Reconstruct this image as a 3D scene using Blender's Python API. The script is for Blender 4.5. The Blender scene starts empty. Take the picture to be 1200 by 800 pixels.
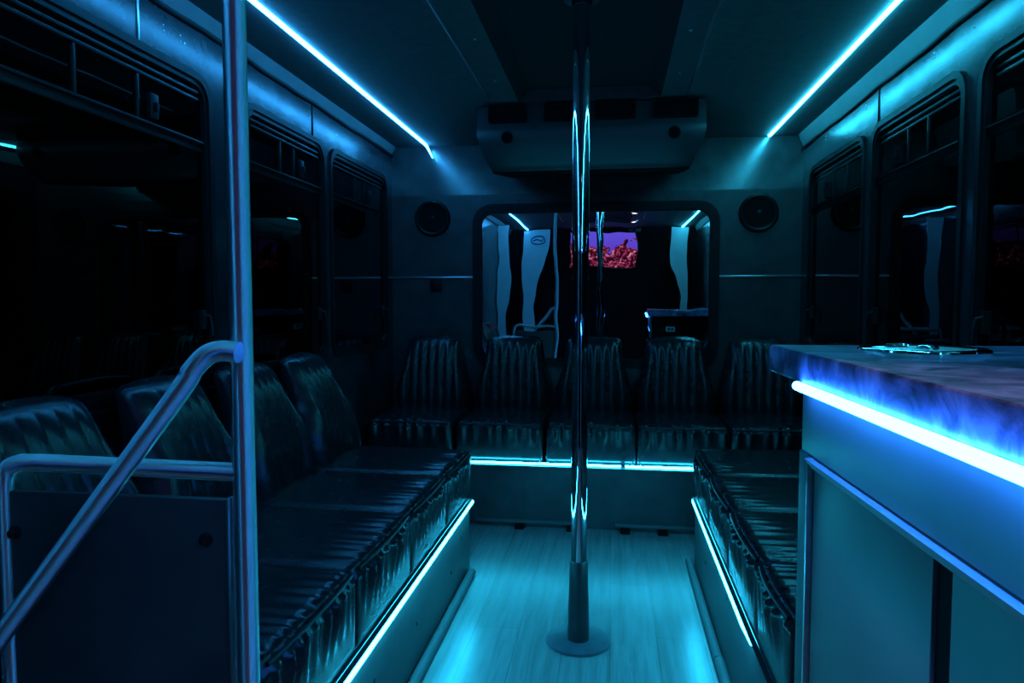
import bpy, bmesh, math, random
from mathutils import Vector, Matrix

random.seed(7)
PI = math.pi
scene = bpy.context.scene
COL = scene.collection

# ------------------------------------------------------------------ camera
TH = math.atan(48 / 830.0)                       # pitch down
PS = math.atan(118 * math.cos(TH) / 830.0)       # yaw to the left
cam_data = bpy.data.cameras.new('camera')
cam_data.sensor_width = 36.0
cam_data.lens = 830.0 * 36.0 / 1200.0
cam_data.clip_start = 0.02
camera = bpy.data.objects.new('camera', cam_data)
camera.location = (0, 0, 1.10)
camera.rotation_euler = (PI / 2 - TH, 0, PS)
COL.objects.link(camera)
scene.camera = camera

# ------------------------------------------------------------------ view and world
scene.view_settings.view_transform = 'Standard'
scene.view_settings.look = 'None'
scene.view_settings.gamma = 1.0
scene.view_settings.use_curve_mapping = False
scene.view_settings.exposure = 0.0
world = bpy.data.worlds.new('night')
scene.world = world
world.use_nodes = True
world.node_tree.nodes['Background'].inputs[0].default_value = (0.0, 0.004, 0.012, 1)
world.node_tree.nodes['Background'].inputs[1].default_value = 0.05

# light levels of the strips (radiance and colour)
LED = {
    'ceiling_left':  ((0.028, 0.37, 1.0), 47),
    'ceiling_right': ((0.028, 0.60, 1.0), 47),
    'bench':         ((0.018, 0.58, 1.0), 50),
    'rear':          ((0.018, 0.58, 1.0), 48),
    'counter':       ((0.020, 0.21, 1.0), 46),
}

# ------------------------------------------------------------------ room numbers (metres)
XL, XR, YB, YF, ZC = -1.27, 1.00, 4.00, -0.78, 1.98
BT = 0.30                                         # bench top
CX = -0.11                                        # centre of the aisle


# ================================================================== materials
def nt(name):
    m = bpy.data.materials.new(name)
    m.use_nodes = True
    t = m.node_tree
    b = t.nodes['Principled BSDF']
    return m, t, b


def plain(name, col, rough=0.5, metal=0.0, spec=0.5, noise=0.0, scale=20.0, bump=0.0, bscale=60.0, coat=0.0):
    m, t, b = nt(name)
    b.inputs['Base Color'].default_value = (*col, 1)
    b.inputs['Roughness'].default_value = rough
    b.inputs['Metallic'].default_value = metal
    b.inputs['Specular IOR Level'].default_value = spec
    b.inputs['Coat Weight'].default_value = coat
    b.inputs['Coat Roughness'].default_value = 0.12
    tc = t.nodes.new('ShaderNodeTexCoord')
    if noise > 0:
        n = t.nodes.new('ShaderNodeTexNoise')
        n.inputs['Scale'].default_value = scale
        n.inputs['Detail'].default_value = 5
        r = t.nodes.new('ShaderNodeValToRGB')
        r.color_ramp.elements[0].position = 0.3
        r.color_ramp.elements[1].position = 0.7
        r.color_ramp.elements[0].color = tuple(c * (1 - noise) for c in col) + (1,)
        r.color_ramp.elements[1].color = tuple(min(1, c * (1 + noise)) for c in col) + (1,)
        t.links.new(tc.outputs['Object'], n.inputs['Vector'])
        t.links.new(n.outputs['Fac'], r.inputs['Fac'])
        t.links.new(r.outputs['Color'], b.inputs['Base Color'])
        mr = t.nodes.new('ShaderNodeMapRange')
        mr.inputs['To Min'].default_value = max(0.02, rough - 0.12 * noise)
        mr.inputs['To Max'].default_value = min(1, rough + 0.25 * noise)
        t.links.new(n.outputs['Fac'], mr.inputs['Value'])
        t.links.new(mr.outputs['Result'], b.inputs['Roughness'])
    if bump > 0:
        n2 = t.nodes.new('ShaderNodeTexNoise')
        n2.inputs['Scale'].default_value = bscale
        n2.inputs['Detail'].default_value = 3
        bp = t.nodes.new('ShaderNodeBump')
        bp.inputs['Strength'].default_value = bump
        bp.inputs['Distance'].default_value = 0.004
        t.links.new(tc.outputs['Object'], n2.inputs['Vector'])
        t.links.new(n2.outputs['Fac'], bp.inputs['Height'])
        t.links.new(bp.outputs['Normal'], b.inputs['Normal'])
    return m


def emit(name, col, strength):
    m = bpy.data.materials.new(name)
    m.use_nodes = True
    t = m.node_tree
    t.nodes.clear()
    e = t.nodes.new('ShaderNodeEmission')
    o = t.nodes.new('ShaderNodeOutputMaterial')
    e.inputs[0].default_value = (*col, 1)
    e.inputs[1].default_value = strength
    t.links.new(e.outputs[0], o.inputs[0])
    return m


def glass(name, ior, tint, wave=0.0, rough=0.0):
    m = bpy.data.materials.new(name)
    m.use_nodes = True
    t = m.node_tree
    t.nodes.clear()
    o = t.nodes.new('ShaderNodeOutputMaterial')
    tr = t.nodes.new('ShaderNodeBsdfTransparent')
    tr.inputs[0].default_value = (*tint, 1)
    gl = t.nodes.new('ShaderNodeBsdfGlossy')
    gl.inputs['Roughness'].default_value = rough
    gl.inputs['Color'].default_value = (1, 1, 1, 1)
    fr = t.nodes.new('ShaderNodeFresnel')
    fr.inputs['IOR'].default_value = ior
    mx = t.nodes.new('ShaderNodeMixShader')
    t.links.new(fr.outputs[0], mx.inputs[0])
    t.links.new(tr.outputs[0], mx.inputs[1])
    t.links.new(gl.outputs[0], mx.inputs[2])
    t.links.new(mx.outputs[0], o.inputs[0])
    if wave > 0:
        tc = t.nodes.new('ShaderNodeTexCoord')
        n = t.nodes.new('ShaderNodeTexNoise')
        n.inputs['Scale'].default_value = 5.0
        n.inputs['Detail'].default_value = 1.0
        bp = t.nodes.new('ShaderNodeBump')
        bp.inputs['Strength'].default_value = 1.0
        bp.inputs['Distance'].default_value = wave
        t.links.new(tc.outputs['Object'], n.inputs['Vector'])
        t.links.new(n.outputs['Fac'], bp.inputs['Height'])
        t.links.new(bp.outputs['Normal'], gl.inputs['Normal'])
    return m


def floor_material():
    m, t, b = nt('floor_planks')
    tc = t.nodes.new('ShaderNodeTexCoord')
    mp = t.nodes.new('ShaderNodeMapping')
    mp.inputs['Rotation'].default_value = (0, 0, PI / 2)
    br = t.nodes.new('ShaderNodeTexBrick')
    br.offset = 0.37
    br.inputs['Scale'].default_value = 1.0
    br.inputs['Brick Width'].default_value = 1.15
    br.inputs['Row Height'].default_value = 0.15
    br.inputs['Mortar Size'].default_value = 0.0012
    br.inputs['Color1'].default_value = (0.36, 0.35, 0.34, 1)
    br.inputs['Color2'].default_value = (0.30, 0.29, 0.28, 1)
    br.inputs['Mortar'].default_value = (0.20, 0.19, 0.18, 1)
    t.links.new(tc.outputs['Object'], mp.inputs['Vector'])
    t.links.new(mp.outputs['Vector'], br.inputs['Vector'])
    mp2 = t.nodes.new('ShaderNodeMapping')
    mp2.inputs['Scale'].default_value = (26, 1.6, 1)
    n = t.nodes.new('ShaderNodeTexNoise')
    n.inputs['Scale'].default_value = 1.6
    n.inputs['Detail'].default_value = 8
    n.inputs['Roughness'].default_value = 0.6
    n.inputs['Distortion'].default_value = 0.5
    t.links.new(tc.outputs['Object'], mp2.inputs['Vector'])
    t.links.new(mp2.outputs['Vector'], n.inputs['Vector'])
    r = t.nodes.new('ShaderNodeValToRGB')
    r.color_ramp.elements[0].position = 0.28
    r.color_ramp.elements[1].position = 0.72
    r.color_ramp.elements[0].color = (0.62, 0.62, 0.62, 1)
    r.color_ramp.elements[1].color = (1.1, 1.1, 1.1, 1)
    t.links.new(n.outputs['Fac'], r.inputs['Fac'])
    mx = t.nodes.new('ShaderNodeMix')
    mx.data_type = 'RGBA'
    mx.blend_type = 'MULTIPLY'
    mx.inputs['Factor'].default_value = 1.0
    t.links.new(br.outputs['Color'], mx.inputs['A'])
    t.links.new(r.outputs['Color'], mx.inputs['B'])
    t.links.new(mx.outputs['Result'], b.inputs['Base Color'])
    b.inputs['Roughness'].default_value = 0.27
    b.inputs['Specular IOR Level'].default_value = 0.7
    bp = t.nodes.new('ShaderNodeBump')
    bp.inputs['Strength'].default_value = 0.12
    bp.inputs['Distance'].default_value = 0.002
    t.links.new(n.outputs['Fac'], bp.inputs['Height'])
    t.links.new(bp.outputs['Normal'], b.inputs['Normal'])
    return m


def marble_material():
    m, t, b = nt('countertop_laminate')
    tc = t.nodes.new('ShaderNodeTexCoord')
    n = t.nodes.new('ShaderNodeTexNoise')
    n.inputs['Scale'].default_value = 11
    n.inputs['Detail'].default_value = 7
    n.inputs['Roughness'].default_value = 0.62
    n.inputs['Distortion'].default_value = 1.1
    r = t.nodes.new('ShaderNodeValToRGB')
    e = r.color_ramp.elements
    e[0].position, e[0].color = 0.36, (0.02, 0.016, 0.03, 1)
    e[1].position, e[1].color = 0.66, (0.44, 0.30, 0.56, 1)
    k = e.new(0.5)
    k.color = (0.17, 0.11, 0.25, 1)
    t.links.new(tc.outputs['Object'], n.inputs['Vector'])
    t.links.new(n.outputs['Fac'], r.inputs['Fac'])
    t.links.new(r.outputs['Color'], b.inputs['Base Color'])
    b.inputs['Roughness'].default_value = 0.33
    return m


def reef_material():
    m = bpy.data.materials.new('screen_picture')
    m.use_nodes = True
    t = m.node_tree
    t.nodes.clear()
    o = t.nodes.new('ShaderNodeOutputMaterial')
    em = t.nodes.new('ShaderNodeEmission')
    em.inputs[1].default_value = SCREEN
    tc = t.nodes.new('ShaderNodeTexCoord')
    sep = t.nodes.new('ShaderNodeSeparateXYZ')
    t.links.new(tc.outputs['Object'], sep.inputs[0])
    # water
    wr = t.nodes.new('ShaderNodeMapRange')
    wr.inputs['From Min'].default_value = -0.2
    wr.inputs['From Max'].default_value = 0.2
    t.links.new(sep.outputs['Z'], wr.inputs['Value'])
    wc = t.nodes.new('ShaderNodeValToRGB')
    wc.color_ramp.elements[0].color = (0.16, 0.06, 0.85, 1)
    wc.color_ramp.elements[1].color = (0.20, 0.13, 1.25, 1)
    t.links.new(wr.outputs['Result'], wc.inputs['Fac'])
    # coral
    n = t.nodes.new('ShaderNodeTexNoise')
    n.inputs['Scale'].default_value = 26
    n.inputs['Detail'].default_value = 6
    n.inputs['Roughness'].default_value = 0.7
    t.links.new(tc.outputs['Object'], n.inputs['Vector'])
    cc = t.nodes.new('ShaderNodeValToRGB')
    e = cc.color_ramp.elements
    e[0].position, e[0].color = 0.47, (0.012, 0.004, 0.02, 1)
    e[1].position, e[1].color = 0.68, (1.3, 0.62, 0.85, 1)
    k = e.new(0.55)
    k.color = (0.55, 0.03, 0.13, 1)
    t.links.new(n.outputs['Fac'], cc.inputs['Fac'])
    # reef outline: height varies along the picture
    n2 = t.nodes.new('ShaderNodeTexNoise')
    n2.inputs['Scale'].default_value = 6
    n2.inputs['Detail'].default_value = 5
    t.links.new(tc.outputs['Object'], n2.inputs['Vector'])
    ma = t.nodes.new('ShaderNodeMath')
    ma.operation = 'MULTIPLY_ADD'
    ma.inputs[1].default_value = -0.5
    ma.inputs[2].default_value = 0.24
    t.links.new(n2.outputs['Fac'], ma.inputs[0])
    ad = t.nodes.new('ShaderNodeMath')
    ad.operation = 'ADD'
    t.links.new(sep.outputs['Z'], ad.inputs[0])
    t.links.new(ma.outputs[0], ad.inputs[1])
    gt = t.nodes.new('ShaderNodeMath')
    gt.operation = 'GREATER_THAN'
    gt.inputs[1].default_value = 0.02
    t.links.new(ad.outputs[0], gt.inputs[0])
    mx = t.nodes.new('ShaderNodeMix')
    mx.data_type = 'RGBA'
    t.links.new(gt.outputs[0], mx.inputs['Factor'])
    t.links.new(cc.outputs['Color'], mx.inputs['A'])
    t.links.new(wc.outputs['Color'], mx.inputs['B'])
    t.links.new(mx.outputs['Result'], em.inputs[0])
    t.links.new(em.outputs[0], o.inputs[0])
    return m


SCREEN = 0.85
STEEL_TURN = 0.25
SPOT_W = 8.0
M = {}
M['floor'] = floor_material()
M['wall'] = plain('wall_laminate', (0.016, 0.018, 0.022), 0.20, spec=0.33, noise=0.4, scale=6, bump=0.3, bscale=7)
M['rear'] = plain('rear_wall_vinyl', (0.038, 0.04, 0.042), 0.24, noise=0.25, scale=7, bump=0.25, bscale=240)
M['header'] = plain('rear_header_vinyl', (0.045, 0.047, 0.05), 0.20, spec=0.9, noise=0.3, scale=9, bump=0.1, bscale=60)
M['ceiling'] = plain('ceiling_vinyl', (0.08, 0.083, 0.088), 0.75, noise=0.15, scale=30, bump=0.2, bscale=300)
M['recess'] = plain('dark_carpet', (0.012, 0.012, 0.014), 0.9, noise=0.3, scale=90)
M['cove'] = plain('cove_panel', (0.12, 0.124, 0.128), 0.6, noise=0.1, scale=14)
M['rubber'] = plain('black_rubber', (0.008, 0.008, 0.009), 0.45, spec=0.2, noise=0.2, scale=40)
M['frame'] = plain('window_frame_black', (0.008, 0.008, 0.009), 0.34, spec=0.18, noise=0.2, scale=30)
M['alu'] = plain('brushed_aluminium', (0.55, 0.56, 0.58), 0.30, metal=1.0, noise=0.08, scale=60)
M['chrome'] = plain('chrome', (0.78, 0.79, 0.80), 0.035, metal=1.0)
M['steel'] = plain('steel_tube', (0.80, 0.81, 0.83), 0.48, metal=1.0, noise=0.03, scale=40)
t_ = M['steel'].node_tree
b_ = t_.nodes['Principled BSDF']
b_.inputs['Anisotropic'].default_value = 1.0
tg = t_.nodes.new('ShaderNodeTangent')
tg.direction_type = 'UV_MAP'
t_.links.new(tg.outputs[0], b_.inputs['Tangent'])
b_.inputs['Anisotropic Rotation'].default_value = STEEL_TURN
M['leather'] = plain('black_leather', (0.016, 0.016, 0.018), 0.25, spec=0.5, noise=0.2, scale=26, bump=0.08, bscale=260)
M['piping'] = plain('black_piping', (0.016, 0.016, 0.018), 0.38, noise=0.1, scale=50)
M['bench'] = plain('bench_laminate', (0.075, 0.078, 0.082), 0.45, noise=0.22, scale=12, bump=0.06, bscale=90)
M['panel'] = plain('dark_metal_panel', (0.055, 0.058, 0.062), 0.42, noise=0.25, scale=8, bump=0.05, bscale=120)
M['bolt'] = plain('black_bolt', (0.03, 0.03, 0.033), 0.3, metal=0.6, noise=0.1, scale=50)
M['housing'] = plain('grey_plastic', (0.038, 0.04, 0.043), 0.42, noise=0.1, scale=20, bump=0.1, bscale=300)
M['black'] = plain('matt_black', (0.005, 0.005, 0.006), 0.85, spec=0.15, noise=0.2, scale=40)
M['sleeve'] = plain('black_sleeve', (0.022, 0.023, 0.026), 0.36, noise=0.15, scale=30)
M['flange'] = plain('painted_flange', (0.10, 0.105, 0.13), 0.35, noise=0.2, scale=22)
M['cabinet'] = plain('cabinet_laminate', (0.13, 0.135, 0.14), 0.42, noise=0.16, scale=5, bump=0.05, bscale=40)
M['counter'] = marble_material()
M['pale'] = plain('pale_edging', (0.42, 0.43, 0.44), 0.35, noise=0.1, scale=60)
M['white'] = plain('white_panel', (0.80, 0.81, 0.82), 0.5, noise=0.06, scale=10)
M['label'] = plain('white_sticker', (0.75, 0.76, 0.78), 0.5)
M['ink'] = plain('blue_ink', (0.02, 0.04, 0.12), 0.5)
M['glass_side'] = glass('tinted_side_glass', 1.55, (0.10, 0.11, 0.12), 0.0004)
M['glass_rear'] = glass('tinted_rear_glass', 8.0, (0.06, 0.065, 0.07), 0.0007)
M['screen'] = reef_material()
M['tv'] = plain('screen_bezel', (0.01, 0.01, 0.011), 0.25, noise=0.1, scale=30)
M['spot'] = emit('warm_spot_glow', (1.0, 0.86, 0.78), 16)
for key, (c, s) in LED.items():
    M['led_' + key] = emit('led_' + key, c, s)


# ================================================================== mesh helpers
class MB:
    def __init__(self):
        self.bm = bmesh.new()

    def box(self, x0, x1, y0, y1, z0, z1, bevel=0.0, seg=2):
        bm = self.bm
        r = bmesh.ops.create_cube(bm, size=1.0)
        vs = r['verts']
        for v in vs:
            v.co = Vector(((x0 + x1) / 2 + v.co.x * (x1 - x0), (y0 + y1) / 2 + v.co.y * (y1 - y0),
                           (z0 + z1) / 2 + v.co.z * (z1 - z0)))
        if bevel > 0:
            es = list({e for v in vs for e in v.link_edges})
            bmesh.ops.bevel(bm, geom=es, offset=bevel, segments=seg, profile=0.6, affect='EDGES')
        return self

    def tube(self, pts, r, seg=20, caps=True, closed=False):
        bm = self.bm
        P = [Vector(p) for p in pts]
        n = len(P)
        rr = r if isinstance(r, (list, tuple)) else [r] * n
        rings = []
        up = None
        for i in range(n):
            if closed:
                d = (P[(i + 1) % n] - P[i - 1]).normalized()
            elif i == 0:
                d = (P[1] - P[0]).normalized()
            elif i == n - 1:
                d = (P[-1] - P[-2]).normalized()
            else:
                d = ((P[i + 1] - P[i]).normalized() + (P[i] - P[i - 1]).normalized()).normalized()
            if up is None:
                a = Vector((0, 0, 1)) if abs(d.z) < 0.9 else Vector((1, 0, 0))
                up = (a - d * a.dot(d)).normalized()
            else:
                up = (up - d * up.dot(d)).normalized()
            s = d.cross(up)
            rings.append([bm.verts.new(P[i] + (up * math.cos(2 * PI * k / seg) + s * math.sin(2 * PI * k / seg)) * rr[i])
                          for k in range(seg)])
        m = n if closed else n - 1
        uvl = bm.loops.layers.uv.verify()
        for i in range(m):
            a, b = rings[i], rings[(i + 1) % n]
            for k in range(seg):
                fc = bm.faces.new((a[k], a[(k + 1) % seg], b[(k + 1) % seg], b[k]))
                for lp, (uu, vv) in zip(fc.loops, ((k, i), (k + 1, i), (k + 1, i + 1), (k, i + 1))):
                    lp[uvl].uv = (uu / seg, vv / m)
        if caps and not closed:
            bm.faces.new(list(reversed(rings[0])))
            bm.faces.new(rings[-1])
        return self

    def lathe(self, prof, centre=(0, 0, 0), axis='Z', seg=48, cap=True):
        """prof: list of (radius, height); closed with caps at radius > 0 ends"""
        bm = self.bm
        c = Vector(centre)
        rings = []
        for (r, h) in prof:
            ring = []
            for k in range(seg):
                a = 2 * PI * k / seg
                u, v = r * math.cos(a), r * math.sin(a)
                if axis == 'Z':
                    p = Vector((u, v, h))
                elif axis == 'Y':
                    p = Vector((u, h, v))
                else:
                    p = Vector((h, u, v))
                ring.append(bm.verts.new(c + p))
            rings.append(ring)
        for i in range(len(rings) - 1):
            a, b = rings[i], rings[i + 1]
            for k in range(seg):
                bm.faces.new((a[k], a[(k + 1) % seg], b[(k + 1) % seg], b[k]))
        if cap:
            bm.faces.new(rings[0])
            bm.faces.new(rings[-1])
        return self

    def prism(self, loop, axis, a, b):
        """extrude a 2-D loop along an axis from a to b ('X': loop is (y,z), 'Y': (x,z), 'Z': (x,y))"""
        bm = self.bm

        def pt(q, w):
            if axis == 'X':
                return Vector((w, q[0], q[1]))
            if axis == 'Y':
                return Vector((q[0], w, q[1]))
            return Vector((q[0], q[1], w))
        v0 = [bm.verts.new(pt(q, a)) for q in loop]
        v1 = [bm.verts.new(pt(q, b)) for q in loop]
        n = len(loop)
        for i in range(n):
            bm.faces.new((v0[i], v0[(i + 1) % n], v1[(i + 1) % n], v1[i]))
        bm.faces.new(list(reversed(v0)))
        bm.faces.new(v1)
        return self

    def ring(self, outer, inner, axis, a, b):
        """a frame between two loops of equal length, extruded from a to b"""
        bm = self.bm

        def pt(q, w):
            if axis == 'X':
                return Vector((w, q[0], q[1]))
            if axis == 'Y':
                return Vector((q[0], w, q[1]))
            return Vector((q[0], q[1], w))
        n = len(outer)
        O0 = [bm.verts.new(pt(q, a)) for q in outer]
        O1 = [bm.verts.new(pt(q, b)) for q in outer]
        I0 = [bm.verts.new(pt(q, a)) for q in inner]
        I1 = [bm.verts.new(pt(q, b)) for q in inner]
        for i in range(n):
            j = (i + 1) % n
            bm.faces.new((O0[i], O0[j], O1[j], O1[i]))
            bm.faces.new((I0[j], I0[i], I1[i], I1[j]))
            bm.faces.new((O1[i], O1[j], I1[j], I1[i]))
            bm.faces.new((O0[j], O0[i], I0[i], I0[j]))
        return self

    def sheet(self, outer, holes, axis, a, b):
        """a flat wall with openings, extruded from a to b"""
        bm = self.bm

        def pt(q, w):
            if axis == 'X':
                return Vector((w, q[0], q[1]))
            return Vector((q[0], w, q[1]))
        edges = []
        for loop in [outer] + holes:
            vs = [bm.verts.new(pt(q, a)) for q in loop]
            for i in range(len(vs)):
                edges.append(bm.edges.new((vs[i], vs[(i + 1) % len(vs)])))
        r = bmesh.ops.triangle_fill(bm, use_beauty=True, use_dissolve=False, edges=edges)
        fs = [g for g in r['geom'] if isinstance(g, bmesh.types.BMFace)]
        e = bmesh.ops.extrude_face_region(bm, geom=fs)
        off = (b - a)
        for g in e['geom']:
            if isinstance(g, bmesh.types.BMVert):
                if axis == 'X':
                    g.co.x += off
                else:
                    g.co.y += off
        return self

    def build(self, name, mat, parent=None, smooth=True, angle=35, loc=None):
        """link as one mesh object; world coordinates become local to the parent (or to loc)"""
        bm = self.bm
        bmesh.ops.recalc_face_normals(bm, faces=bm.faces[:])
        off = Vector((0, 0, 0))
        if parent is not None:
            p = parent
            while p is not None:
                off += p.location
                p = p.parent
        elif loc is not None:
            off = Vector(loc)
        if loc is not None and parent is not None:
            off = Vector((0, 0, 0))
        bmesh.ops.translate(bm, verts=bm.verts[:], vec=-off)
        me = bpy.data.meshes.new(name)
        bm.to_mesh(me)
        bm.free()
        if smooth:
            for p in me.polygons:
                p.use_smooth = True
            try:
                me.set_sharp_from_angle(angle=math.radians(angle))
            except Exception:
                pass
        mats = mat if isinstance(mat, list) else [mat]
        for mm in mats:
            me.materials.append(mm)
        o = bpy.data.objects.new(name, me)
        COL.objects.link(o)
        if parent is not None:
            o.parent = parent
        elif loc is not None:
            o.location = loc
        return o


def bez(pts, n=12):
    """smooth polyline through control points (Catmull-Rom)"""
    P = [Vector(p) for p in pts]
    P = [2 * P[0] - P[1]] + P + [2 * P[-1] - P[-2]]
    out = []
    for i in range(1, len(P) - 2):
        for k in range(n):
            t = k / n
            a, b, c, d = P[i - 1], P[i], P[i + 1], P[i + 2]
            out.append(0.5 * ((2 * b) + (c - a) * t + (2 * a - 5 * b + 4 * c - d) * t * t + (3 * b - a - 3 * c + d) * t ** 3))
    out.append(P[-2])
    return out


def rrect(a0, a1, b0, b1, r, n=8):
    pts = []
    for (ca, cb, s) in ((a1 - r, b1 - r, 0), (a0 + r, b1 - r, 1), (a0 + r, b0 + r, 2), (a1 - r, b0 + r, 3)):
        for i in range(n + 1):
            t = PI / 2 * (s + i / n)
            pts.append((ca + r * math.cos(t), cb + r * math.sin(t)))
    return pts


def empty(name, label, cat, loc=(0, 0, 0), rz=0.0, group=None):
    o = bpy.data.objects.new(name, None)
    o.empty_display_size = 0.05
    o.location = loc
    o.rotation_euler = (0, 0, rz)
    COL.objects.link(o)
    return tag(o, label, cat, group)


def tag(o, label, cat, group=None):
    o['label'] = label
    o['category'] = cat
    if group:
        o['group'] = group
    return o


def struct(o, label, cat):
    o['kind'] = 'structure'
    o['label'] = label
    o['category'] = cat
    return o


# ================================================================== structure: floor, ceiling, walls
struct(MB().box(XL, XR, YF, YB, -0.05, 0.0).build('floor', M['floor'], smooth=False),
       'light wood plank vinyl floor of the aisle, glowing cyan', 'floor')

RX0, RX1, RY0, RY1 = -0.40, 0.18, -0.15, 3.17          # recess in the ceiling
cb = MB()
cb.box(XL - 0.06, RX0 - 0.02, YF, YB + 0.012, ZC, ZC + 0.05)
cb.box(RX1 + 0.02, XR + 0.06, YF, YB + 0.012, ZC, ZC + 0.05)
cb.box(RX0 - 0.02, RX1 + 0.02, RY1, YB + 0.012, ZC, ZC + 0.05)
cb.box(RX0 - 0.02, RX1 + 0.02, YF, RY0, ZC, ZC + 0.05)
ceiling = struct(cb.build('ceiling', M['ceiling'], smooth=False), 'dark grey vinyl bus ceiling between the two light strips', 'ceiling')
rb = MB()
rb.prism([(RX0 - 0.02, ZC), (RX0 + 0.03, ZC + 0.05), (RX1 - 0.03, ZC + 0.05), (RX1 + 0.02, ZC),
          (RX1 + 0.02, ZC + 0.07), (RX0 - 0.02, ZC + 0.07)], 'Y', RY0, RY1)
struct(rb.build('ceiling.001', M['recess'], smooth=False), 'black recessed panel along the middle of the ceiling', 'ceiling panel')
for (px, py) in ((-0.468, 2.40), (-0.476, 2.86), (0.245, 2.42), (0.250, 2.86)):
    sc = MB().lathe([(0.006, 0.0), (0.006, -0.002), (0.003, -0.004)], (px, py, ZC))
    sc.build('screw', M['alu'], ceiling)

LW = [(1.15, 2.12), (2.335, 3.02), (3.095, 3.89)]       # window spans on the left wall (Y)
RW = [(3.06, 3.85), (2.235, 2.965), (1.36, 2.14), (0.50, 1.26)]
WZ0, WZ1 = 0.845, 1.785
RWZ1 = 1.765
holesL = [rrect(a, b, WZ0, WZ1, 0.075) for a, b in LW]
holesR = [rrect(a, b, WZ0, RWZ1, 0.075) for a, b in RW]
wl = MB().sheet([(YF, 0), (YB, 0), (YB, ZC), (YF, ZC)], holesL, 'X', XL, XL - 0.06)
wall_left = struct(wl.build('wall_left', M['wall'], smooth=True, angle=30), 'dark glossy left wall with three tinted windows', 'wall')
wr = MB().sheet([(YF, 0), (YB, 0), (YB, ZC), (YF, ZC)], holesR, 'X', XR, XR + 0.06)
wall_right = struct(wr.build('wall_right', M['wall'], smooth=True, angle=30), 'dark glossy right wall behind the bar counter', 'wall')
RWX0, RWX1, RWZa, RWZb = -0.775, 0.555, 0.74, 1.625
wb = MB().sheet([(XL - 0.06, 0), (XR + 0.06, 0), (XR + 0.06, 1.70), (XL - 0.06, 1.70)],
                [rrect(RWX0, RWX1, RWZa, RWZb, 0.10)], 'Y', YB, YB + 0.06)
wall_rear = struct(wb.build('wall_rear', M['rear'], smooth=True, angle=30), 'dark rear wall with the wide window and round speakers', 'wall')
struct(MB().box(XL - 0.06, XR + 0.06, YF - 0.06, YF, 0, ZC + 0.05).build('wall_front', M['black'], smooth=False),
       'black front wall behind the television, seen only as a reflection in the rear window', 'wall')


MB().prism([(YB, 1.70), (YB + 0.014, ZC + 0.05), (YB + 0.06, ZC + 0.05), (YB + 0.06, 1.70)], 'X', XL - 0.06, XR + 0.06).build('header_panel', M['header'], wall_rear, smooth=False)


# ------------------------------------------------------------------ windows
def side_window(n, X, s, y0, y1, z1, label, bars):
    """s = +1: the room lies towards +X of the wall (left wall)"""
    ring_o = rrect(y0 - 0.012, y1 + 0.012, WZ0 - 0.012, z1 + 0.012, 0.085)
    ring_m = rrect(y0 + 0.026, y1 - 0.026, WZ0 + 0.026, z1 - 0.026, 0.052)
    r = MB()
    r.ring(rrect(y0, y1, WZ0, z1, 0.075), ring_m, 'X', X - s * 0.045, X + s * 0.002)
    r.ring(ring_o, rrect(y0 + 0.010, y1 - 0.010, WZ0 + 0.010, z1 - 0.010, 0.066), 'X', X, X + s * 0.008)
    w = r.build('window_%d' % n, M['frame'])
    struct(w, label, 'window')
    xg = X - s * 0.014
    MB().prism(rrect(y0 + 0.02, y1 - 0.02, WZ0 + 0.02, z1 - 0.02, 0.05), 'X', xg - 0.002, xg + 0.002).build(
        'pane', M['glass_side'], w, smooth=False)
    m = MB()
    zm = 1.575 if s > 0 else 1.555
    m.box(xg - 0.008, xg + 0.008, y0 + 0.024, y1 - 0.024, zm - 0.014, zm + 0.014, 0.003)
    m.box(xg + s * 0.004, xg + s * 0.016, y0 + 0.03, y1 - 0.03, zm + 0.010, zm + 0.018, 0.002)
    m.build('mid_rail', M['frame'], w)
    m = MB()
    zt = z1 - 0.045
    m.box(xg - 0.006, xg + 0.012, y0 + 0.05, y1 - 0.05, zt - 0.005, zt + 0.004, 0.002)
    m.box(xg - 0.006, xg + 0.012, y0 + 0.05, y1 - 0.05, zt - 0.026, zt - 0.017, 0.002)
    m.build('sash_track', M['frame'], w)
    for yb in bars:
        MB().box(xg - 0.007, xg + 0.009, yb - 0.005, yb + 0.005, zm + 0.012, zt - 0.02, 0.002).build('sash_bar', M['frame'], w)
    # latch on the sash
    yl = bars[-1] + 0.06
    m = MB()
    m.box(xg, xg + s * 0.016, yl - 0.018, yl + 0.018, zm + 0.03, zm + 0.10, 0.004)
    m.box(xg + s * 0.010, xg + s * 0.026, yl - 0.006, yl + 0.006, zm + 0.05, zm + 0.075, 0.003)
    m.build('latch', M['frame'], w)
    # release handle low on the jamb
    yh = y1 - 0.055
    m = MB()
    m.box(X - s * 0.012, X + s * 0.004, yh - 0.010, yh + 0.010, 1.01, 1.07, 0.003)
    m.tube([(X + s * 0.002, yh, 1.055), (X + s * 0.022, yh, 1.050), (X + s * 0.028, yh, 1.02), (X + s * 0.028, yh, 0.99)], 0.005, 10)
    m.build('release_handle', M['bolt'], w)
    return w


LWL = ['large tinted left window nearest the camera, beside the steel post', 'tinted left window in the middle, behind the steel post',
       'tinted left window nearest the rear wall']
for i, (a, b) in enumerate(LW):
    bars = [[1.56, 1.79], [2.62, 2.74], [3.42, 3.56]][i]
    side_window(i + 1, XL, 1, a, b, WZ1, LWL[i], bars)
RWL = ['tinted right window nearest the rear wall', 'tinted right window with the lit frame edge, second from the rear wall',
       'tinted right window above the near end of the bar counter', 'tinted right window just outside the right edge of the photo']
for i, (a, b) in enumerate(RW):
    bars = [[3.3, 3.5], [2.5, 2.66], [1.66, 1.82], [0.76, 0.95]][i]
    side_window(i + 4, XR, -1, a, b, RWZ1, RWL[i], bars)

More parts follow.
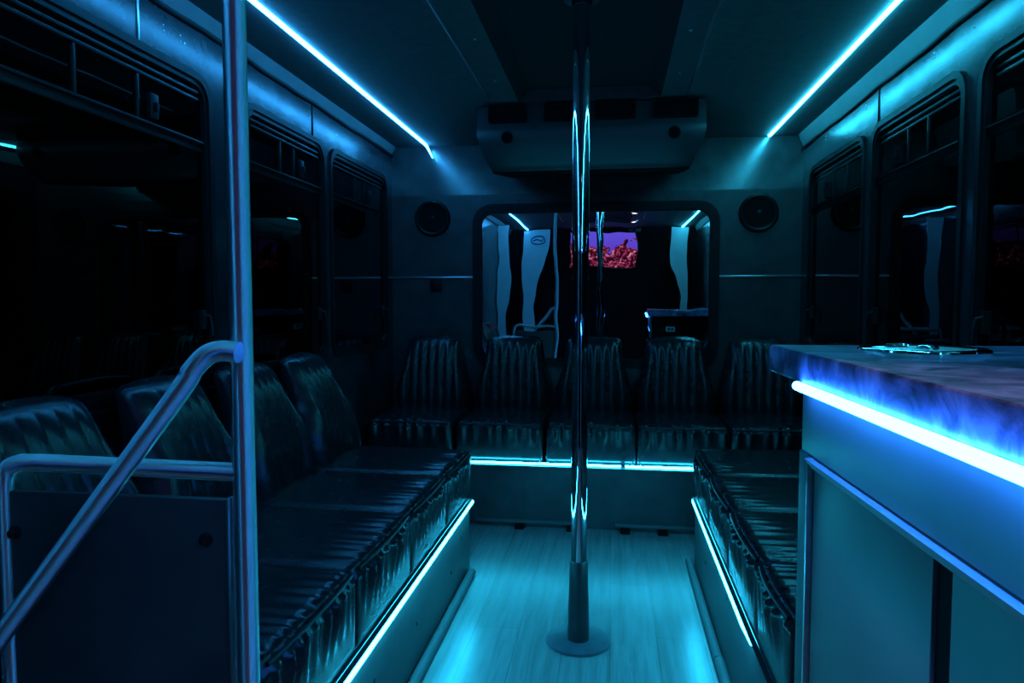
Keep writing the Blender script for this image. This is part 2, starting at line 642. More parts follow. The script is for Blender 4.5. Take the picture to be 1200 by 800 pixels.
r = MB()
r.ring(rrect(RWX0 - 0.018, RWX1 + 0.018, RWZa - 0.018, RWZb + 0.018, 0.115), rrect(RWX0 + 0.030, RWX1 - 0.030, RWZa + 0.030, RWZb - 0.030, 0.075),
       'Y', YB - 0.016, YB)
r.ring(rrect(RWX0, RWX1, RWZa, RWZb, 0.10), rrect(RWX0 + 0.034, RWX1 - 0.034, RWZa + 0.034, RWZb - 0.034, 0.07), 'Y', YB - 0.004, YB + 0.05)
rear_window = struct(r.build('window_8', M['rubber']), 'wide rear window with rounded corners, reflecting the front of the bus', 'window')
MB().prism(rrect(RWX0 + 0.02, RWX1 - 0.02, RWZa + 0.02, RWZb - 0.02, 0.08), 'Y', YB + 0.004, YB + 0.009).build('pane', M['glass_rear'], rear_window, smooth=False)

# ------------------------------------------------------------------ trims
tn = [0]


def trim(mb, mat, label, cat='trim', smooth=True):
    tn[0] += 1
    return struct(mb.build('trim_%d' % tn[0], mat, smooth=smooth), label, cat)


trim(MB().box(-0.545, -0.535, 0.1, 3.08, ZC - 0.007, ZC, 0.002), M['alu'], 'thin metal trim line on the ceiling, left of the black recess')
trim(MB().box(0.300, 0.310, 0.1, 3.13, ZC - 0.007, ZC, 0.002), M['alu'], 'thin metal trim line on the ceiling, right of the black recess')
trim(MB().box(XL, RWX0 - 0.018, YB - 0.010, YB, 1.226, 1.238, 0.003), M['alu'], 'bright horizontal moulding on the rear wall left of the window')
trim(MB().box(RWX1 + 0.018, XR, YB - 0.010, YB, 1.226, 1.238, 0.003), M['alu'], 'bright horizontal moulding on the rear wall right of the window')


def wavy(X, z, amp, s):
    pts = []
    n = 90
    for i in range(n + 1):
        y = YF + (YB - YF) * i / n
        pts.append((X + s * 0.004, y, z + amp * (math.sin(y * 9.1) + 0.6 * math.sin(y * 21.7 + 1))))
    return pts


ZLL, ZLR = 1.934, 1.910
trim(MB().tube(wavy(XL, ZLL, 0.0022, 1), 0.0085, 10), M['rubber'], 'black rubber bead along the top of the left wall')
trim(MB().tube(wavy(XR, ZLR, 0.0022, -1), 0.0085, 10), M['rubber'], 'black rubber bead along the top of the right wall')
trim(MB().prism([(XL, ZLL), (XL + 0.028, ZC), (XL, ZC)], 'Y', YF, YB), M['cove'], 'pale cove panel between left wall and ceiling', smooth=False)
trim(MB().prism([(XR, ZLR), (XR - 0.030, ZC), (XR, ZC)], 'Y', YF, YB), M['cove'], 'pale cove panel between right wall and ceiling', smooth=False)
trim(MB().box(XL, XL + 0.004, 1.784, 1.792, WZ1 + 0.012, ZLL, 0.001), M['alu'], 'thin bright panel joint above the nearest left window')
trim(MB().box(XL, XL + 0.004, 2.905, 2.911, WZ1 + 0.012, ZLL, 0.001), M['frame'], 'thin dark panel joint above the middle left window')
trim(MB().box(XR - 0.004, XR, 2.915, 2.921, RWZ1 + 0.012, ZLR, 0.001), M['frame'], 'thin dark panel joint above the right windows')
trim(MB().box(XL, XL + 0.012, 1.12, 2.16, 0.812, 0.826, 0.003), M['frame'], 'narrow ledge under the nearest left window')
for (X, s, w, ys) in ((XL, 1, wall_left, (1.98, 2.00, 1.90, 2.44, 2.86, 3.18, 3.62)), (XR, -1, wall_right, (3.6, 3.35, 3.06, 2.86, 2.45, 2.20, 2.0))):
    for i, y in enumerate(ys):
        for dz in ((0.0, 0.016) if i % 2 == 0 else (0.0,)):
            MB().lathe([(0.0026, 0.0), (0.0026, s * 0.001), (0.0012, s * 0.002)], (X, y, 1.865 + dz), 'X', 12).build('rivet', M['alu'], w)
# half-round beads at the foot of the benches
trim(MB().tube([(-0.552, 0.9, 0.012), (-0.552, 2.74, 0.012)], 0.016, 14), M['cove'], 'rounded floor bead at the foot of the left bench')
rt_ = MB().tube([(0.326, 2.155, 0.012), (0.326, 2.99, 0.012)], 0.015, 14).tube([(0.328, 0.9, 0.012), (0.328, 2.15, 0.012)], 0.016, 14)
trim(rt_, M['cove'], 'rounded floor bead at the foot of the right bench')


# ================================================================== benches (the boxes the seats stand on)
LBX, RBX, RBY = -0.570, 0.342, 3.38
LY0, LY1 = 1.06, 2.79
RY0_, RY1_ = 1.365, 2.95
lb = empty('bench_box', 'low grey bench box along the left wall with a light strip on its edge', 'bench', ((XL + LBX) / 2, 1.92, 0))
MB().box(XL + 0.002, LBX, LY0, LY1, 0, BT - 0.002, 0.006).build('body', M['bench'], lb)
for (y, z) in ((2.62, 0.19), (2.45, 0.12), (2.0, 0.14), (1.62, 0.17)):
    MB().lathe([(0.008, 0.0), (0.008, 0.001), (0.005, 0.003)], (LBX, y, z), 'X', 14).build('screw', M['bolt'], lb)
rbx = empty('bench_box', 'low grey bench box along the right wall beside the bar counter', 'bench', ((XR + RBX) / 2, 2.1, 0))
MB().box(RBX, XR - 0.002, RY0_, RY1_, 0, BT - 0.002, 0.006).build('body', M['bench'], rbx)
for (y, z) in ((2.12, 0.22), (1.80, 0.13), (2.6, 0.15)):
    MB().lathe([(0.008, 0.0), (0.008, -0.001), (0.005, -0.003)], (RBX, y, z), 'X', 14).build('screw', M['bolt'], rbx)
bb = empty('bench_box', 'low dark bench box across the rear wall under the row of five seats', 'bench', (CX, 3.7, 0))
MB().box(XL + 0.002, XR - 0.002, RBY, YB - 0.002, 0, BT - 0.002, 0.006).build('body', M['bench'], bb)
for (x0, x1, feet) in ((-0.66, -0.155, (-0.46, -0.21)), (0.02, 0.40, (0.045, 0.22))):
    tb = MB().box(x0, x1, RBY - 0.022, RBY, 0.020, 0.036, 0.003).build('toe_board', M['cove'], bb)
    for fx in feet:
        MB().box(fx, fx + 0.045, RBY - 0.06, RBY - 0.002, 0.0, 0.020, 0.003).build('foot', M['black'], tb)


# ================================================================== seats
def gather(x, k, ph):
    v = 0.5 + 0.5 * math.cos(2 * PI * x * k + ph + 1.1 * math.sin(x * 21 + ph) + 0.6 * math.sin(x * 47 + 2 * ph))
    return v ** 1.5 * (0.75 + 0.35 * math.sin(x * 31 + 3 * ph))


def smooth01(t):
    t = max(0.0, min(1.0, t))
    return t * t * (3 - 2 * t)


def cushion_mb(w, d, h, seed, pleat):
    """puffy box cushion; front face at y=-d/2, base at z=0; gathers along the front edge"""
    mb = MB()
    bm = mb.bm
    rr = 0.030
    y0, y1 = -d / 2, d / 2 - 0.10
    ring = []                                     # (y, z, weight of gathers, ny, nz)

    def seg(a, b, n, f):
        for i in range(n):
            t = i / n
            y, z = a[0] + (b[0] - a[0]) * t, a[1] + (b[1] - a[1]) * t
            ring.append((y, z) + f(t))
    fr = h - rr
    # front face going up
    seg((y0 + 0.004, 0.022), (y0, fr), 12, lambda t: (smooth01((t - 0.30) / 0.70), -1, 0))
    for i in range(7):                             # rounded top front edge with the seam groove
        a = PI / 2 * i / 6
        g = -0.004 if i in (2, 3) else 0.0
        ring.append((y0 + rr - (rr + g) * math.cos(a), fr + (rr + g) * math.sin(a), 0.75 if i < 2 else 0.35, -math.cos(a), math.sin(a)))
    seg((y0 + rr, h), (y1 - 0.03, h + 0.004), 16, lambda t: (0.40 * (1 - smooth01(t / 0.22)), 0, 1))
    seg((y1 - 0.03, h + 0.004), (y1, h - 0.03), 3, lambda t: (0, 0.5, 0.5))
    seg((y1, h - 0.03), (y1, 0.012), 4, lambda t: (0, 1, 0))
    seg((y1 - 0.01, 0.0), (y0 + 0.026, 0.0), 6, lambda t: (0, 0, -1))
    seg((y0 + 0.018, 0.001), (y0 + 0.004, 0.02), 2, lambda t: (0.05, -0.7, -0.7))
    N = 84
    k = pleat / w
    rings = []
    cy, cz = (y0 + y1) / 2, h / 2
    re = 0.024
    for i in range(N + 1):
        u = -1 + 2 * i / N
        # denser slices near the ends
        x = (w / 2) * (math.sin(u * PI / 2) * 0.35 + u * 0.65)
        e = w / 2 - abs(x)
        shrink = 0.0
        if e < re:
            shrink = re - math.sqrt(max(0.0, re * re - (re - e) ** 2))
        ends = smooth01(e / 0.035)
        g = gather(x, k, seed) - 0.5
        vs = []
        for (y, z, wt, ny, nz) in ring:
            zf = smooth01(z / h)
            bulge = 0.012 * (1 - (2 * x / w) ** 2) * zf
            puff = 0.010 * (1 - (2 * x / w) ** 2) if nz > 0.5 else 0
            disp = 0.018 * wt * g * ends
            yy = y + ny * disp - (bulge if ny < -0.3 else 0)
            zz = z + nz * disp + puff
            dy, dz = yy - cy, zz - cz
            yy = cy + dy * (1 - shrink * (0.2 + 0.8 * zf) / (d * 0.5))
            zz = max(0.0, zz * (1 - shrink / (h * 1.15)))
            vs.append(bm.verts.new((x, yy, zz)))
        rings.append(vs)
    n = len(ring)
    for i in range(N):
        for j in range(n):
            bm.faces.new((rings[i][j], rings[i][(j + 1) % n], rings[i + 1][(j + 1) % n], rings[i + 1][j]))
    bm.faces.new(rings[0])
    bm.faces.new(list(reversed(rings[-1])))
    return mb


def piping_mb(w, d, h):
    pts = []
    n = 40
    for i in range(n + 1):
        x = -w / 2 + 0.018 + (w - 0.036) * i / n
        b = 0.012 * (1 - (2 * x / w) ** 2)
        pts.append((x, -d / 2 + 0.0085 - b, h - 0.0085 + 0.3 * b))
    return MB().tube(pts, 0.0045, 8)


HW = [(0.0, 0.186), (0.12, 0.203), (0.25, 0.210), (0.38, 0.206), (0.52, 0.188), (0.66, 0.168), (0.80, 0.157), (0.92, 0.152), (1.0, 0.146)]


def halfwidth(t, sc):
    for (a, b) in zip(HW[:-1], HW[1:]):
        if t <= b[0]:
            q = smooth01((t - a[0]) / (b[0] - a[0])) * 0.5 + (t - a[0]) / (b[0] - a[0]) * 0.5
            return (a[1] + (b[1] - a[1]) * q) * sc
    return HW[-1][1] * sc


def backrest_mb(w, d, z0, z1, lean):
    """fluted bucket backrest with side wings, leaning back"""
    mb = MB()
    bm = mb.bm
    NU, NT = 72, 44
    sc = w / 0.43
    F, B = [], []
    for j in range(NT + 1):
        t = j / NT
        z = z0 + (z1 - z0) * t
        hw = halfwidth(t, sc)
        if t > 0.95:
            q = (t - 0.95) / 0.05
            hw -= 0.022 * (1 - math.sqrt(max(0, 1 - q * q)))
        yc = d / 2 - 0.095 + lean * (t ** 0.9) - lean * 0.55
        frow, brow = [], []
        for i in range(NU + 1):
            u = -1 + 2 * i / NU
            x = u * hw
            fe = math.sqrt(max(0.0, 1 - abs(u) ** 5)) * math.sqrt(max(0.0, 1 - abs(2 * t - 1) ** 9))
            inner = min(0.86, 0.122 * sc / hw)
            au = abs(u)
            flute = 0.0
            if au < inner:
                flute = 0.013 * math.sqrt(abs(math.cos(PI * 2.5 * u / inner))) - 0.006
            flute *= 1 - 0.8 * smooth01((t - 0.80) / 0.17)
            wing = 0.0
            if au >= inner:
                q = (au - inner) / (1 - inner)
                wing = 0.030 * math.sin(PI * q) * (1 - smooth01((t - 0.45) / 0.45)) + 0.006 * math.sin(PI * q)
            waist = 0.02 * math.sin(PI * t)
            yf = yc - (0.062 + waist + flute + wing) * fe
            zz = z + 0.010 * (1 - u * u) * t
            frow.append(bm.verts.new((x, yf, zz)))
            if i in (0, NU) or j in (0, NT):
                brow.append(frow[-1])
            else:
                brow.append(bm.verts.new((x, yc + 0.03 * fe, zz)))
        F.append(frow)
        B.append(brow)
    for j in range(NT):
        for i in range(NU):
            bm.faces.new((F[j][i], F[j][i + 1], F[j + 1][i + 1], F[j + 1][i]))
            q = [B[j][i], B[j + 1][i], B[j + 1][i + 1], B[j][i + 1]]
            if len(set(q)) == 4:
                try:
                    bm.faces.new(q)
                except ValueError:
                    pass
    return mb


def make_seat(label, w, d, seed, group, pleat=9, lean=0.10):
    root = empty('bus_seat', label, 'seat', (0, 0, 0), 0, group)
    h = 0.200
    cushion_mb(w, d, h, seed, pleat).build('cushion', M['leather'], root, angle=60, loc=(0, 0, 0))
    piping_mb(w, d, h).build('piping', M['piping'], root, loc=(0, 0, 0))
    backrest_mb(w, d, 0.150, 0.590, lean).build('backrest', M['leather'], root, angle=60, loc=(0, 0, 0))
    return root


def copy_seat(src, label):
    c = src.copy()
    COL.objects.link(c)
    for ch in list(src.children):
        k = ch.copy()
        COL.objects.link(k)
        k.parent = c
    c['label'] = label
    return c


# rear row
DR = 0.600
rear_c = [-1.005, -0.550, -0.100, 0.337, 0.772]
rear_l = ['black pleated seat in the left corner of the rear row, beside the left wall',
          'black pleated seat second from the left in the rear row, left of the chrome pole',
          'black pleated seat in the middle of the rear row, behind the chrome pole',
          'black pleated seat second from the right in the rear row, right of chrome pole',
          'black pleated seat in the right corner of the rear row, beside the bar counter']
first = None
for x, lab in zip(rear_c, rear_l):
    if first is None:
        o = first = make_seat(lab, 0.432, DR, 0.4, 'seats across the rear of the bus', 7, 0.07)
    else:
        o = copy_seat(first, lab)
    o.location = (x, RBY + 0.026 + DR / 2, BT)
# left row
DS = 0.675
left_y = [1.277, 1.710, 2.143, 2.575]
left_l = ['black leather seat at the near end of the left row, behind the dark metal panel',
          'black leather seat second from the near end of the left row, behind the sloping handrail',
          'black leather seat third from the near end, left row, behind the steel post',
          'black leather seat at the far end of the left row, nearest the rear corner']
first = None
for y, lab in zip(left_y, left_l):
    if first is None:
        o = first = make_seat(lab, 0.424, DS, 1.9, 'seats along the left wall', 10, 0.13)
    else:
        o = copy_seat(first, lab)
    o.location = (LBX + 0.009 - DS / 2, y, BT)
    o.rotation_euler = (0, 0, PI / 2)
# right row (three of one width, one narrower at each end)
right_s = [(2.49, 2.94), (2.08, 2.49), (1.67, 2.08), (1.365, 1.67)]
right_l = ['black leather seat at the far end of the right row, nearest the rear row',
           'black leather seat second from the far end of the right row',
           'black leather seat third from the far end of the right row, beyond the bar',
           'black leather seat at the near end of the right row, behind the bar']
first = None
for (a, b), lab in zip(right_s, right_l):
    w = b - a - 0.008
    if first is not None and abs(w - 0.402) < 0.001:
        o = copy_seat(first, lab)
    else:
        o = make_seat(lab, w, 0.645, 0.9 + a, 'seats along the right wall', 9 if w > 0.35 else 7, 0.10)
        if abs(w - 0.402) < 0.001:
            first = o
    o.location = (RBX - 0.009 + 0.645 / 2, (a + b) / 2, BT)
    o.rotation_euler = (0, 0, -PI / 2)


# ================================================================== light strips
def strip(pts, r, key, label, loc, group):
    o = MB().tube(pts, r, 10).build('light_strip', M['led_' + key], loc=loc)
    return tag(o, label, 'light strip', group)


g1 = 'light strips on the ceiling'
strip([(-1.05, YF + 0.06, ZC - 0.004), (-1.05, 3.90, ZC - 0.004), (-1.045, 3.945, ZC - 0.012), (-1.035, 3.955, ZC - 0.035), (-1.015, 3.960, ZC - 0.075)],
      [0.0082, 0.0082, 0.0070, 0.005, 0.0025], 'ceiling_left', 'bright blue light strip along the left side of the ceiling', (-1.05, 2, ZC), g1)
strip([(0.82, YF + 0.06, ZC - 0.004), (0.82, 3.985, ZC - 0.004)], 0.0082, 'ceiling_right',
      'bright cyan light strip along the right side of the ceiling', (0.82, 2, ZC), g1)
g2 = 'light strips on the benches'
s1 = strip([(LBX + 0.0105, LY0 + 0.02, BT - 0.016), (LBX + 0.0105, LY1 - 0.006, BT - 0.016)], 0.008, 'bench',
      'bright cyan light strip on the edge of the left bench', (LBX, 1.92, BT), g2)
MB().box(LBX + 0.0005, LBX + 0.0145, LY0 + 0.02, LY1 - 0.004, BT - 0.0055, BT - 0.0035, 0.0005).build('shade_lip', M['bench'], s1)  # added lip, keeps strip light off the cushion fronts
s2 = strip([(RBX - 0.0095, 1.70, BT - 0.015), (RBX - 0.0095, 1.80, BT - 0.015), (RBX - 0.0095, RY1_ - 0.03, BT - 0.015)], [0.003, 0.0075, 0.0075], 'bench',
      'bright cyan light strip on the edge of the right bench', (RBX, 2.3, BT), g2)
MB().box(RBX - 0.0138, RBX - 0.0005, 1.50, RY1_ - 0.02, BT - 0.0055, BT - 0.0035, 0.0005).build('shade_lip', M['bench'], s2)  # same added lip, blocks the right strip's upward light


def sag(x0, x1):
    n = 30
    return [(x0 + (x1 - x0) * i / n, RBY + 0.012, BT + 0.0068 + 0.0008 * math.sin(i * 1.3)) for i in range(n + 1)]


r1 = strip(sag(-0.76, 0.045), 0.0055, 'rear', 'bright cyan light strip under the rear seats, left and middle length', (-0.3, RBY, BT), g2)
r2 = strip(sag(0.065, 0.50), 0.0065, 'rear', 'bright cyan light strip under the rear seats, right of the chrome pole', (0.3, RBY, BT), g2)
for xw, st_ in ((-0.325, r1), (0.118, r2)):
    for sgn in (-1, 1):
        MB().tube(bez([(xw + sgn * 0.036, RBY + 0.006, BT + 0.012), (xw + sgn * 0.020, RBY + 0.005, BT + 0.022), (xw + sgn * 0.010, RBY + 0.008, BT + 0.046)], 5), 0.0026, 8).build('lead_wire', M['pale'], st_)


# ================================================================== chrome pole
PX, PY = -0.101, 2.240
pole = empty('dance_pole', 'chrome pole standing in the aisle on a round floor flange', 'pole', (PX, PY, 0))
ZT = ZC + 0.05
MB().lathe([(0.030, 0.001), (0.104, 0.001), (0.105, 0.004), (0.104, 0.009), (0.098, 0.011), (0.030, 0.011)], (PX, PY, 0), cap=False).build('floor_flange', M['flange'], pole)
MB().lathe([(0.0355, 0.010), (0.0350, 0.05), (0.0290, 0.262), (0.0275, 0.268), (0.022, 0.268)], (PX, PY, 0), seg=40).build('base_sleeve', M['sleeve'], pole)
MB().lathe([(0.0255, 0.255), (0.0255, 1.248)], (PX, PY, 0), seg=64).build('lower_tube', M['chrome'], pole)
MB().lathe([(0.0262, 1.247), (0.0270, 1.250), (0.0270, 1.254), (0.0266, 1.256), (0.0266, ZT - 0.02)], (PX, PY, 0), seg=64).build('upper_tube', M['chrome'], pole)
MB().lathe([(0.0272, ZT - 0.03), (0.030, ZT - 0.028), (0.032, ZT - 0.012), (0.055, ZT - 0.010), (0.055, ZT - 0.001)], (PX, PY, 0), seg=40).build('ceiling_mount', M['sleeve'], pole)


# ================================================================== entry handrail with panel
HX, HY = -0.555, 1.00
hand = empty('entry_handrail', 'steel post and rails with a dark metal panel at the entry steps, left foreground', 'handrail', (HX, HY, 0))
po = MB().tube([(HX, HY, 0.012), (HX, HY, ZC - 0.012)], 0.0170, 32)
po.build('upright_post', M['steel'], hand)
MB().lathe([(0.042, 0.001), (0.042, 0.008), (0.022, 0.016)], (HX, HY, 0), seg=32).build('foot_flange', M['steel'], hand)
MB().lathe([(0.042, ZC - 0.001), (0.042, ZC - 0.008), (0.022, ZC - 0.016)], (HX, HY, 0), seg=32).build('ceiling_flange', M['steel'], hand)


YS = 0.968
sl = MB().tube(bez([(HX + 0.014, YS, 1.024), (-0.568, YS, 1.026), (-0.592, YS, 1.019), (-0.616, YS, 0.996), (-0.640, YS, 0.961),
                    (-0.80, YS, 0.762), (-0.985, YS, 0.532), (-1.20, YS, 0.262)]), 0.0155, 24)
sl.build('sloping_rail', M['steel'], hand)
cr = MB().tube([(HX, HY, 0.838), (-0.90, HY, 0.842)] + bez([(-0.935, HY, 0.841), (-0.958, HY, 0.832), (-0.968, HY, 0.808), (-0.969, HY, 0.775)], 6) + [(-0.969, HY, 0.012)], 0.0140, 20)
cr.build('cross_rail', M['steel'], hand)
pn = MB().box(-0.958, -0.585, HY - 0.004, HY + 0.012, 0.06, 0.795, 0.003).build('modesty_panel', M['panel'], hand)
for bx, bz in ((-0.948, 0.728), (-0.618, 0.732), (-0.948, 0.18), (-0.618, 0.18)):
    MB().lathe([(0.011, HY - 0.004), (0.011, HY - 0.006), (0.0065, HY - 0.008), (0.0065, HY - 0.014), (0.003, HY - 0.016)], (bx, 0, bz), 'Y', 16).build('bolt', M['bolt'], pn)
MB().box(-0.578, -0.574, HY - 0.010, HY + 0.010, 0.06, 0.80, 0.001).build('edge_bracket', M['steel'], hand)


# ================================================================== bar counter, on the right
# built along local -Y from the far end, then turned a little about the vertical
KA = math.atan(0.0398)


def kp(s, q, z):
    """s: metres from the far end of the face towards the camera, q: metres into the cabinet"""
    return (s, q, z)


def kempty(name, label, cat, loc):
    o = empty(name, label, cat, loc)
    return o


def ktransform(mb):
    """local (s, q, z) -> world"""
    c, sn = math.cos(KA), math.sin(KA)
    for v in mb.bm.verts:
        s, q, z = v.co
        v.co = Vector((0.3395 + s * sn + q * c, 1.325 - s * c + q * sn, z))
    return mb


LEN = 1.42
DEP = 0.60
ck = kempty('bar_cabinet', 'blue lit bar cabinet on the right with panelled doors and metal edging', 'cabinet', (0.66, 0.62, 0))
ktransform(MB().box(0.0, LEN, 0.016, DEP, 0.0, 0.955, 0.002)).build('body', M['cabinet'], ck)
ktransform(MB().box(0.0, LEN, 0.0, 0.017, 0.832, 0.955, 0.002)).build('apron', M['cabinet'], ck)
ktransform(MB().box(-0.004, 0.046, -0.003, 0.017, 0.0, 0.832, 0.003)).build('corner_post', M['bench'], ck)
ktransform(MB().box(0.048, 0.055, -0.006, 0.014, 0.0, 0.822, 0.002)).build('edge_strip', M['alu'], ck)
ktransform(MB().prism([(0.016, 0.812), (-0.001, 0.812), (-0.010, 0.827), (0.016, 0.830)], 'X', 0.050, LEN)).build('top_strip', M['pale'], ck)
ktransform(MB().box(0.058, 0.478, 0.004, 0.0165, 0.06, 0.813, 0.002)).build('door', M['cabinet'], ck)
ktransform(MB().box(0.520, 0.960, 0.004, 0.0165, 0.06, 0.813, 0.002)).build('door', M['cabinet'], ck)
ktransform(MB().box(0.480, 0.518, 0.009, 0.0162, 0.06, 0.813, 0.0)).build('gap_stile', M['black'], ck, smooth=False)
ktransform(MB().box(1.000, 1.40, 0.004, 0.0165, 0.06, 0.813, 0.002)).build('door', M['cabinet'], ck)
ktransform(MB().box(-0.004, 0.0, 0.018, DEP, 0.0, 0.955, 0.001)).build('end_panel', M['black'], ck)
lbk = ktransform(MB().box(-0.0055, -0.003, 0.145, 0.240, 0.825, 0.868, 0.0)).build('sticker', M['label'], ck, smooth=False)
lbk['label'] = 'small white sticker'
kd = ktransform(MB().box(-0.0062, -0.0050, 0.16, 0.19, 0.835, 0.858).box(-0.0062, -0.0050, 0.20, 0.225, 0.835, 0.858)).build('print', M['ink'], lbk, smooth=False)

ct = ktransform(MB().box(-0.185, LEN + 0.02, -0.014, DEP + 0.02, 0.956, 1.010, 0.006, 3)).build('countertop', M['counter'], loc=(0.66, 0.62, 0.956))
tag(ct, 'mottled purple grey countertop slab on the bar cabinet', 'countertop')
strip_k = MB().tube([(0.035, -0.0210, 0.9515), (LEN, -0.0210, 0.9515)], 0.0083, 10)
ktransform(strip_k)
tag(strip_k.build('light_strip', M['led_counter'], loc=(0.36, 0.7, 0.95)), 'very bright blue white light strip under the countertop edge', 'light strip', 'light strips on the bar')

# round chrome drink well let into the counter
WX, WY, WZ = 0.556, 1.372, 1.010
well = empty('drink_well', 'round chrome rimmed well set in the countertop', 'drink well', (WX, WY, WZ))
MB().lathe([(0.082, 0.0005), (0.086, 0.005), (0.100, 0.006), (0.106, 0.003), (0.107, 0.0003)], (WX, WY, WZ), seg=64, cap=False).build('rim', M['chrome'], well)
MB().lathe([(0.084, 0.003), (0.078, 0.002), (0.060, 0.0015), (0.010, 0.001), (0.002, 0.001)], (WX, WY, WZ), seg=64).build('tray', M['steel'], well)
MB().lathe([(0.018, 0.001), (0.018, 0.007), (0.014, 0.010), (0.004, 0.011)], (WX + 0.005, WY - 0.01, WZ), seg=24).build('cap', M['chrome'], well)
MB().tube([(WX - 0.055, WY + 0.02, WZ + 0.006), (WX - 0.03, WY + 0.03, WZ + 0.0075), (WX - 0.015, WY + 0.026, WZ + 0.006)], 0.004, 10).build('pull', M['chrome'], well)


# ================================================================== air conditioner
ac = empty('air_conditioner', 'grey ceiling air conditioner with four dark vents above the rear window', 'air conditioner', (CX, 3.6, ZC))
prof = [(3.215, ZC - 0.001, 0.505), (3.195, 1.955, 0.506), (3.188, 1.885, 0.507), (3.180, 1.872, 0.508), (3.178, 1.845, 0.507), (3.186, 1.81, 0.500),
        (3.204, 1.775, 0.487), (3.230, 1.74, 0.472), (3.262, 1.712, 0.458), (3.30, 1.698, 0.45), (3.965, 1.79, 0.45), (3.965, ZC - 0.001, 0.505)]
mb = MB()
bm = mb.bm
fr_ = [2 * i / 40 - 1 for i in range(41)]
rows = []
for (y, z, hw) in prof:
    rows.append([bm.verts.new((CX + f * hw, y + (0.03 * abs(f) ** 10 if y < 3.35 else 0), z)) for f in fr_])
for i in range(len(rows)):
    a, b = rows[i], rows[(i + 1) % len(rows)]
    for j in range(40):
        bm.faces.new((a[j], a[j + 1], b[j + 1], b[j]))
bm.faces.new([r_[0] for r_ in rows])
bm.faces.new([r_[-1] for r_ in reversed(rows)])
housing = mb.build('housing', M['housing'], ac, angle=40)
MB().prism([(3.31, 1.692), (3.965, 1.783), (3.965, 1.792), (3.31, 1.701)], 'X', CX - 0.45, CX + 0.45).build('shaded_underside', M['black'], ac)  # matt black sheet painting in the shade under the housing
for (x0, x1) in ((-0.559, -0.385), (-0.308, -0.135), (-0.082, 0.093), (0.167, 0.359)):
    v = MB()
    v.ring(rrect(x0, x1, 1.893, 1.966, 0.010), rrect(x0 + 0.006, x1 - 0.006, 1.899, 1.960, 0.007), 'Y', 3.172, 3.22)
    v.prism(rrect(x0 + 0.004, x1 - 0.004, 1.897, 1.962, 0.007), 'Y', 3.186, 3.222)
    vo = v.build('vent', M['black'], ac)
    for k in range(3):
        z = 1.912 + 0.017 * k
        MB().prism([(3.176, z), (3.187, z + 0.008), (3.187, z + 0.010), (3.176, z + 0.002)], 'X', x0 + 0.008, x1 - 0.008).build('louvre', M['black'], vo, smooth=False)
for x in (-0.474, 0.259):
    MB().lathe([(0.026, 3.20), (0.026, 3.174), (0.023, 3.170), (0.017, 3.171), (0.014, 3.178)], (x, 0, 1.828), 'Y', 28).build('knob', M['black'], ac)


# ================================================================== speakers
def speaker(x, z, label):
    o = empty('wall_speaker', label, 'speaker', (x, YB, z), 0, 'speakers on the rear wall')
    MB().lathe([(0.078, -0.010), (0.080, -0.020), (0.090, -0.026), (0.100, -0.022), (0.104, -0.010), (0.104, -0.0005)], (x, YB, z), 'Y', 56, cap=False).build('ring', M['rubber'], o)
    MB().lathe([(0.084, -0.014), (0.074, -0.017), (0.066, -0.009), (0.030, -0.004), (0.018, -0.003)], (x, YB, z), 'Y', 48).build('cone', M['black'], o)
    MB().lathe([(0.026, -0.003), (0.023, -0.010), (0.013, -0.015), (0.002, -0.017)], (x, YB, z), 'Y', 32).build('dust_cap', M['rubber'], o)


speaker(-1.028, 1.570, 'round black speaker on the rear wall left of the window')
speaker(0.775, 1.570, 'round black speaker on the rear wall right of the window')

sw = empty('wall_plate', 'small dark plate on the rear wall under the left moulding', 'wall plate', (-1.01, YB, 1.185))
MB().box(-1.045, -0.975, YB - 0.010, YB, 1.150, 1.220, 0.004).build('plate', M['frame'], sw)
MB().box(-1.022, -0.998, YB - 0.016, YB - 0.009, 1.170, 1.200, 0.003).build('rocker', M['rubber'], sw)


# ================================================================== the front of the bus (seen mirrored in the rear window)
TX, TY, TZ = -0.13, YF + 0.06, 1.715
tv = empty('television', 'flat television with a coral reef picture on the front wall, seen mirrored', 'television', (TX, YF, TZ))
MB().box(TX - 0.415, TX + 0.415, YF + 0.03, YF + 0.07, TZ - 0.225, TZ + 0.222, 0.006).build('casing', M['tv'], tv)
scr = MB().box(TX - 0.40, TX + 0.40, YF + 0.066, YF + 0.0715, TZ - 0.21, TZ + 0.21)
scr.build('screen', M['screen'], tv, smooth=False)
MB().box(TX - 0.15, TX + 0.15, YF, YF + 0.034, TZ - 0.12, TZ + 0.12, 0.004).build('wall_bracket', M['bolt'], tv)
for (x, y, lab) in ((0.207, 0.663, 'small warm ceiling spotlight over the aisle, nearer the rear'), (0.225, -0.043, 'small warm ceiling spotlight over the aisle, nearer the television')):
    sp = empty('ceiling_spotlight', lab, 'spotlight', (x, y, ZC), 0, 'spotlights on the ceiling')
    MB().lathe([(0.020, -0.001), (0.030, -0.001), (0.029, -0.008), (0.020, -0.010)], (x, y, ZC), seg=28, cap=False).build('bezel', M['alu'], sp)
    ld = bpy.data.lights.new('spot_beam', 'SPOT')
    ld.energy = SPOT_W
    ld.color = (1.0, 0.72, 0.70)
    ld.spot_size = math.radians(64)
    ld.spot_blend = 0.7
    ld.shadow_soft_size = 0.012
    lo = bpy.data.objects.new('spot_beam', ld)
    lo.location = (0, 0, -0.014)
    lo.parent = sp
    COL.objects.link(lo)
    MB().lathe([(0.021, -0.002), (0.018, -0.007), (0.004, -0.009)], (x, y, ZC), seg=24).build('lens', M['spot'], sp)
sb = empty('sensor_box', 'small pale box on the front wall above the television', 'sensor', (0.26, YF, 1.955))
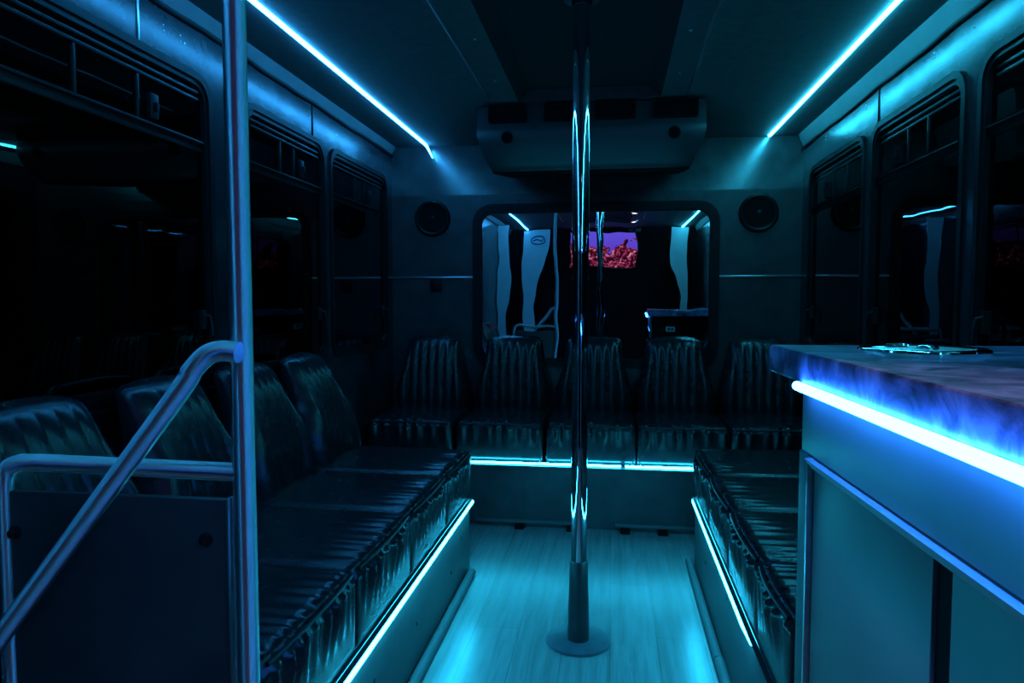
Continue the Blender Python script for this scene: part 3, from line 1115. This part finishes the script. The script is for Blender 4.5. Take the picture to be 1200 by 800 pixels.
MB().box(0.20, 0.32, YF, YF + 0.03, 1.94, 1.972, 0.003).build('case', M['cove'], sb)
MB().lathe([(0.012, YF + 0.030), (0.012, YF + 0.034), (0.004, YF + 0.036)], (0.26, 0, 1.956), 'Y', 16).build('eye', M['black'], sb)


def wing(pts, y, label, name='partition_wing'):
    o = MB().prism(pts, 'Y', y, y + 0.018).build(name, M['white'], loc=(pts[0][0], y, 0))
    return tag(o, label, 'partition')


def curve_edge(pairs, n=8):
    return [(p.x, p.z) for p in bez([(a, 0, b) for a, b in pairs], n)]


yw = -0.60
wa = curve_edge([(-0.74, 1.945), (-0.745, 1.86), (-0.80, 1.64), (-0.87, 1.45), (-0.925, 1.27), (-0.945, 1.05), (-0.94, 0.80), (-0.93, 0.4), (-0.93, 0.0)])
wB = wing([(-1.085, 0.0), (-1.085, 1.945)] + wa, yw, 'white curved partition wing on the left by the entry, seen mirrored')
st = MB().prism(rrect(-0.985, -0.800, 1.745, 1.880, 0.006), 'Y', yw + 0.018, yw + 0.0195).build('sticker', M['label'], wB)
st['label'] = 'white sticker with an oval ring mark'
ov = [(-0.892 + 0.070 * math.cos(2 * PI * k / 40), yw + 0.0200, 1.815 + 0.036 * math.sin(2 * PI * k / 40) + 0.012 * math.cos(2 * PI * k / 40)) for k in range(40)]
mk = MB().tube(ov, 0.006, 8, closed=True)
mk.tube([(-0.94, yw + 0.0200, 1.800), (-0.90, yw + 0.0200, 1.822), (-0.87, yw + 0.0200, 1.812), (-0.84, yw + 0.0200, 1.832)], 0.005, 8)
mk.build('mark', M['ink'], st)
ws = curve_edge([(0.69, 1.955), (0.675, 1.75), (0.67, 1.60), (0.68, 1.48), (0.73, 1.35), (0.775, 1.22), (0.80, 1.05), (0.81, 0.6), (0.81, 0.0)])
wing([(0.872, 0.0), (0.872, 1.955)] + ws, yw, 'white curved partition wing on the right behind the counter, seen mirrored')
wp = curve_edge([(-1.135, 1.93), (-1.15, 1.75), (-1.135, 1.50), (-1.12, 1.38), (-1.13, 1.2), (-1.165, 1.0), (-1.17, 0.8), (-1.16, 0.4), (-1.16, 0.0)])
wing([(-1.262, 0.0), (-1.262, 1.93)] + wp, 0.22, 'white curved panel against the left wall by the entry, seen mirrored', 'partition_panel')
